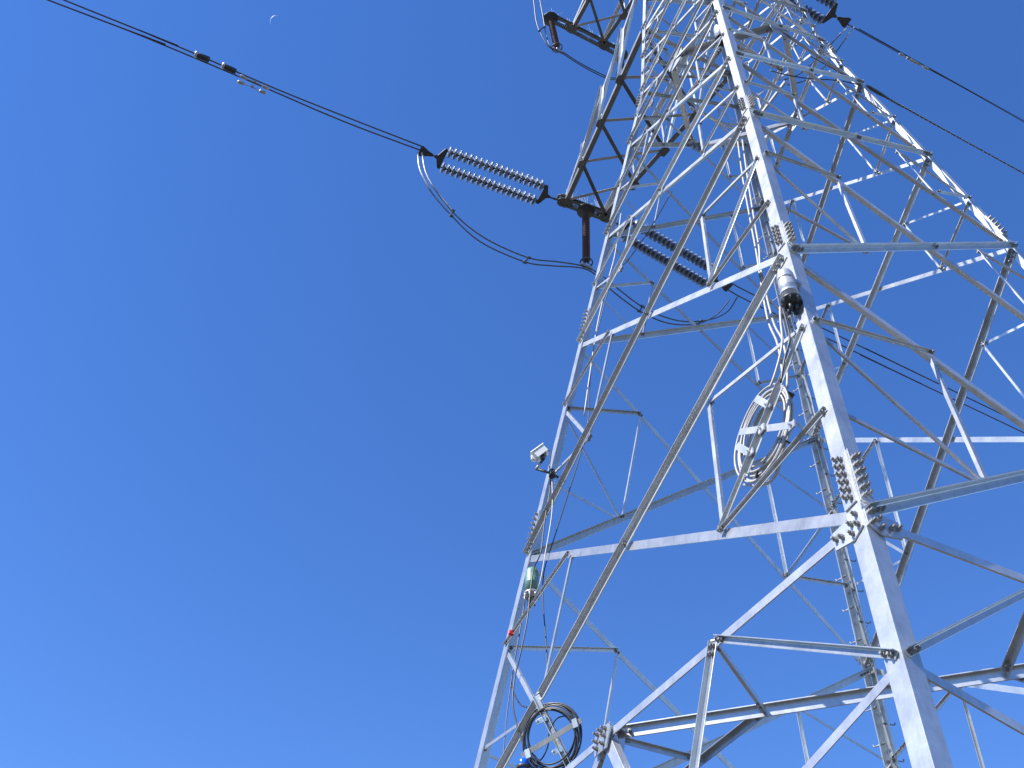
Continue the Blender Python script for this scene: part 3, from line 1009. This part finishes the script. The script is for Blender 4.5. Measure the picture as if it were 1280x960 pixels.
boxbar(b, cc - upc * .06 - ax * .02, cc - upc * .10 - ax * .02, sdc, .06, .05)
link('base_plate', b, DARKP, t)
j1 = cc - upc * .10 - ax * .02
j2 = at_plane((670, 586), cc, nLN)
j3 = at_plane((690, 592), nd('L', .40) + nLN * .06, nLN)
j4 = at_plane((698, 597), nd('L', .40) - nLN * .02, nLN)
b = bmesh.new(); tube(b, [j1, j2], .016, 8); tube(b, [j2, j3, j4], .016, 8); cyl(b, j3 - UP * .05, j3 + UP * .05, .04, 10); link('bracket_arm', b, DARKP, t)
b = bmesh.new(); cyl(b, j1.lerp(j2, .5), j2 - UP * .01, .019, 8); link('pole_sleeve', b, GREYCAB, t)
b = bmesh.new(); tube(b, smooth_path([cc - upc * .04 + ax * .06, cc + ax * .15 - upc * .06, at_plane((687, 583), cc, nLN), j3 + UP * .02, j4]), .008, 6); link('cable_lead', b, BLACK, t)

# loose cables on the tower
def loose(px, off, r, mat, label, A='L', B='N', name='cable'):
    return wire(name, [on_face(A, B, p, off) for p in px], r, mat, label, 'cable')
loose([(840, 239), (812, 287), (785, 325), (768, 343), (756, 378), (742, 436), (737, 482), (735, 527), (724, 573), (711, 615), (692, 675), (680, 715), (679, 755), (683, 806), (683, 845), (676, 878)], -.25, .007, BLACK, 'thin black cable hanging inside the left leg from the arm to the black coil')
loose([(777, 262), (773, 290), (768, 322), (757, 362), (747, 405), (740, 450), (730, 520)], -.12, .010, GREYCAB, 'pale cable running down beside the left leg above the white camera')
loose([(688, 594), (687, 615), (681, 650), (676, 690), (667, 712), (662, 748), (659, 775), (651, 815), (643, 850), (641, 880), (646, 905), (655, 935)], .035, .008, BLACK, 'black cable dropping from the white camera past the green closure')
loose([(690, 596), (690, 640), (682, 690), (675, 728), (668, 745)], .03, .007, GREYCAB, 'pale lead looping from the white camera to the green closure')
loose([(656, 752), (648, 800), (641, 838), (640, 860), (650, 880), (658, 884)], -.05, .008, BLACK, 'black lead from the green closure base to the black coil')
loose([(641, 838), (634, 890), (629, 945), (627, 975)], -.03, .006, BLACK, 'thin black lead trailing down the left leg to the bottom edge')
loose([(922, 175), (929, 225), (938, 275), (946, 318), (950, 345), (960, 400), (972, 430), (978, 470), (972, 490)], -.12, .011, GREYCAB, 'pale cable behind the near leg, left one of the pair into the grey coil')
loose([(928, 175), (935, 225), (943, 275), (949, 310), (951, 336), (966, 400), (978, 425), (984, 455), (984, 485)], -.12, .011, GREYCAB, 'pale cable behind the near leg, right one of the pair into the grey coil')
loose([(975, 384), (976, 402), (978, 425), (975, 445), (968, 470), (962, 485)], .06, .011, GREYCAB, 'pale cable from the base of the silver closure down to the coil')
loose([(978, 384), (984, 405), (987, 425), (981, 448), (976, 478)], .06, .009, BLACK, 'dark cable from the base of the silver closure down to the coil')
loose([(972, 560), (975, 580), (965, 600), (950, 607), (930, 606)], -.10, .011, GREYCAB, 'pale cable tail curling under the grey coil')

# ------------------------------------------------------------------ moon
mdir = ray((345, 27)).normalized()
mc = CAM + mdir * 6000
mr = 6000 * 7.2 / FPX
ml = (CR * -.78 + CU * .62).normalized()        # lit side
mp = mdir.cross(ml).normalized()
b = bmesh.new()
n = 28
rings = []
for i in range(n + 1):
    a = -math.pi / 2 + math.pi * i / n
    a *= 0.86
    outer = mc + (ml * math.cos(a) + mp * math.sin(a)) * mr
    inner = mc + (ml * math.cos(a) * (0.90) + mp * math.sin(a)) * mr
    th = mdir * mr * 0.15 * math.cos(a)
    rings.append([b.verts.new(outer), b.verts.new((outer + inner) / 2 - th), b.verts.new(inner), b.verts.new((outer + inner) / 2 + th)])
for A, B in zip(rings, rings[1:]):
    for k in range(4): b.faces.new((A[k], A[(k + 1) % 4], B[(k + 1) % 4], B[k]))
b.faces.new(rings[0][::-1]); b.faces.new(rings[-1])
mm = bpy.data.materials.new('moonlight')
mm.use_nodes = True
bs = mm.node_tree.nodes['Principled BSDF']
bs.inputs['Base Color'].default_value = (0.0, 0.0, 0.0, 1)
bs.inputs['Emission Color'].default_value = (0.26, 0.40, 0.78, 1)
bs.inputs['Emission Strength'].default_value = 0.55
tag(link('moon', b, mm), 'thin pale crescent moon in the clear sky at upper left', 'moon')
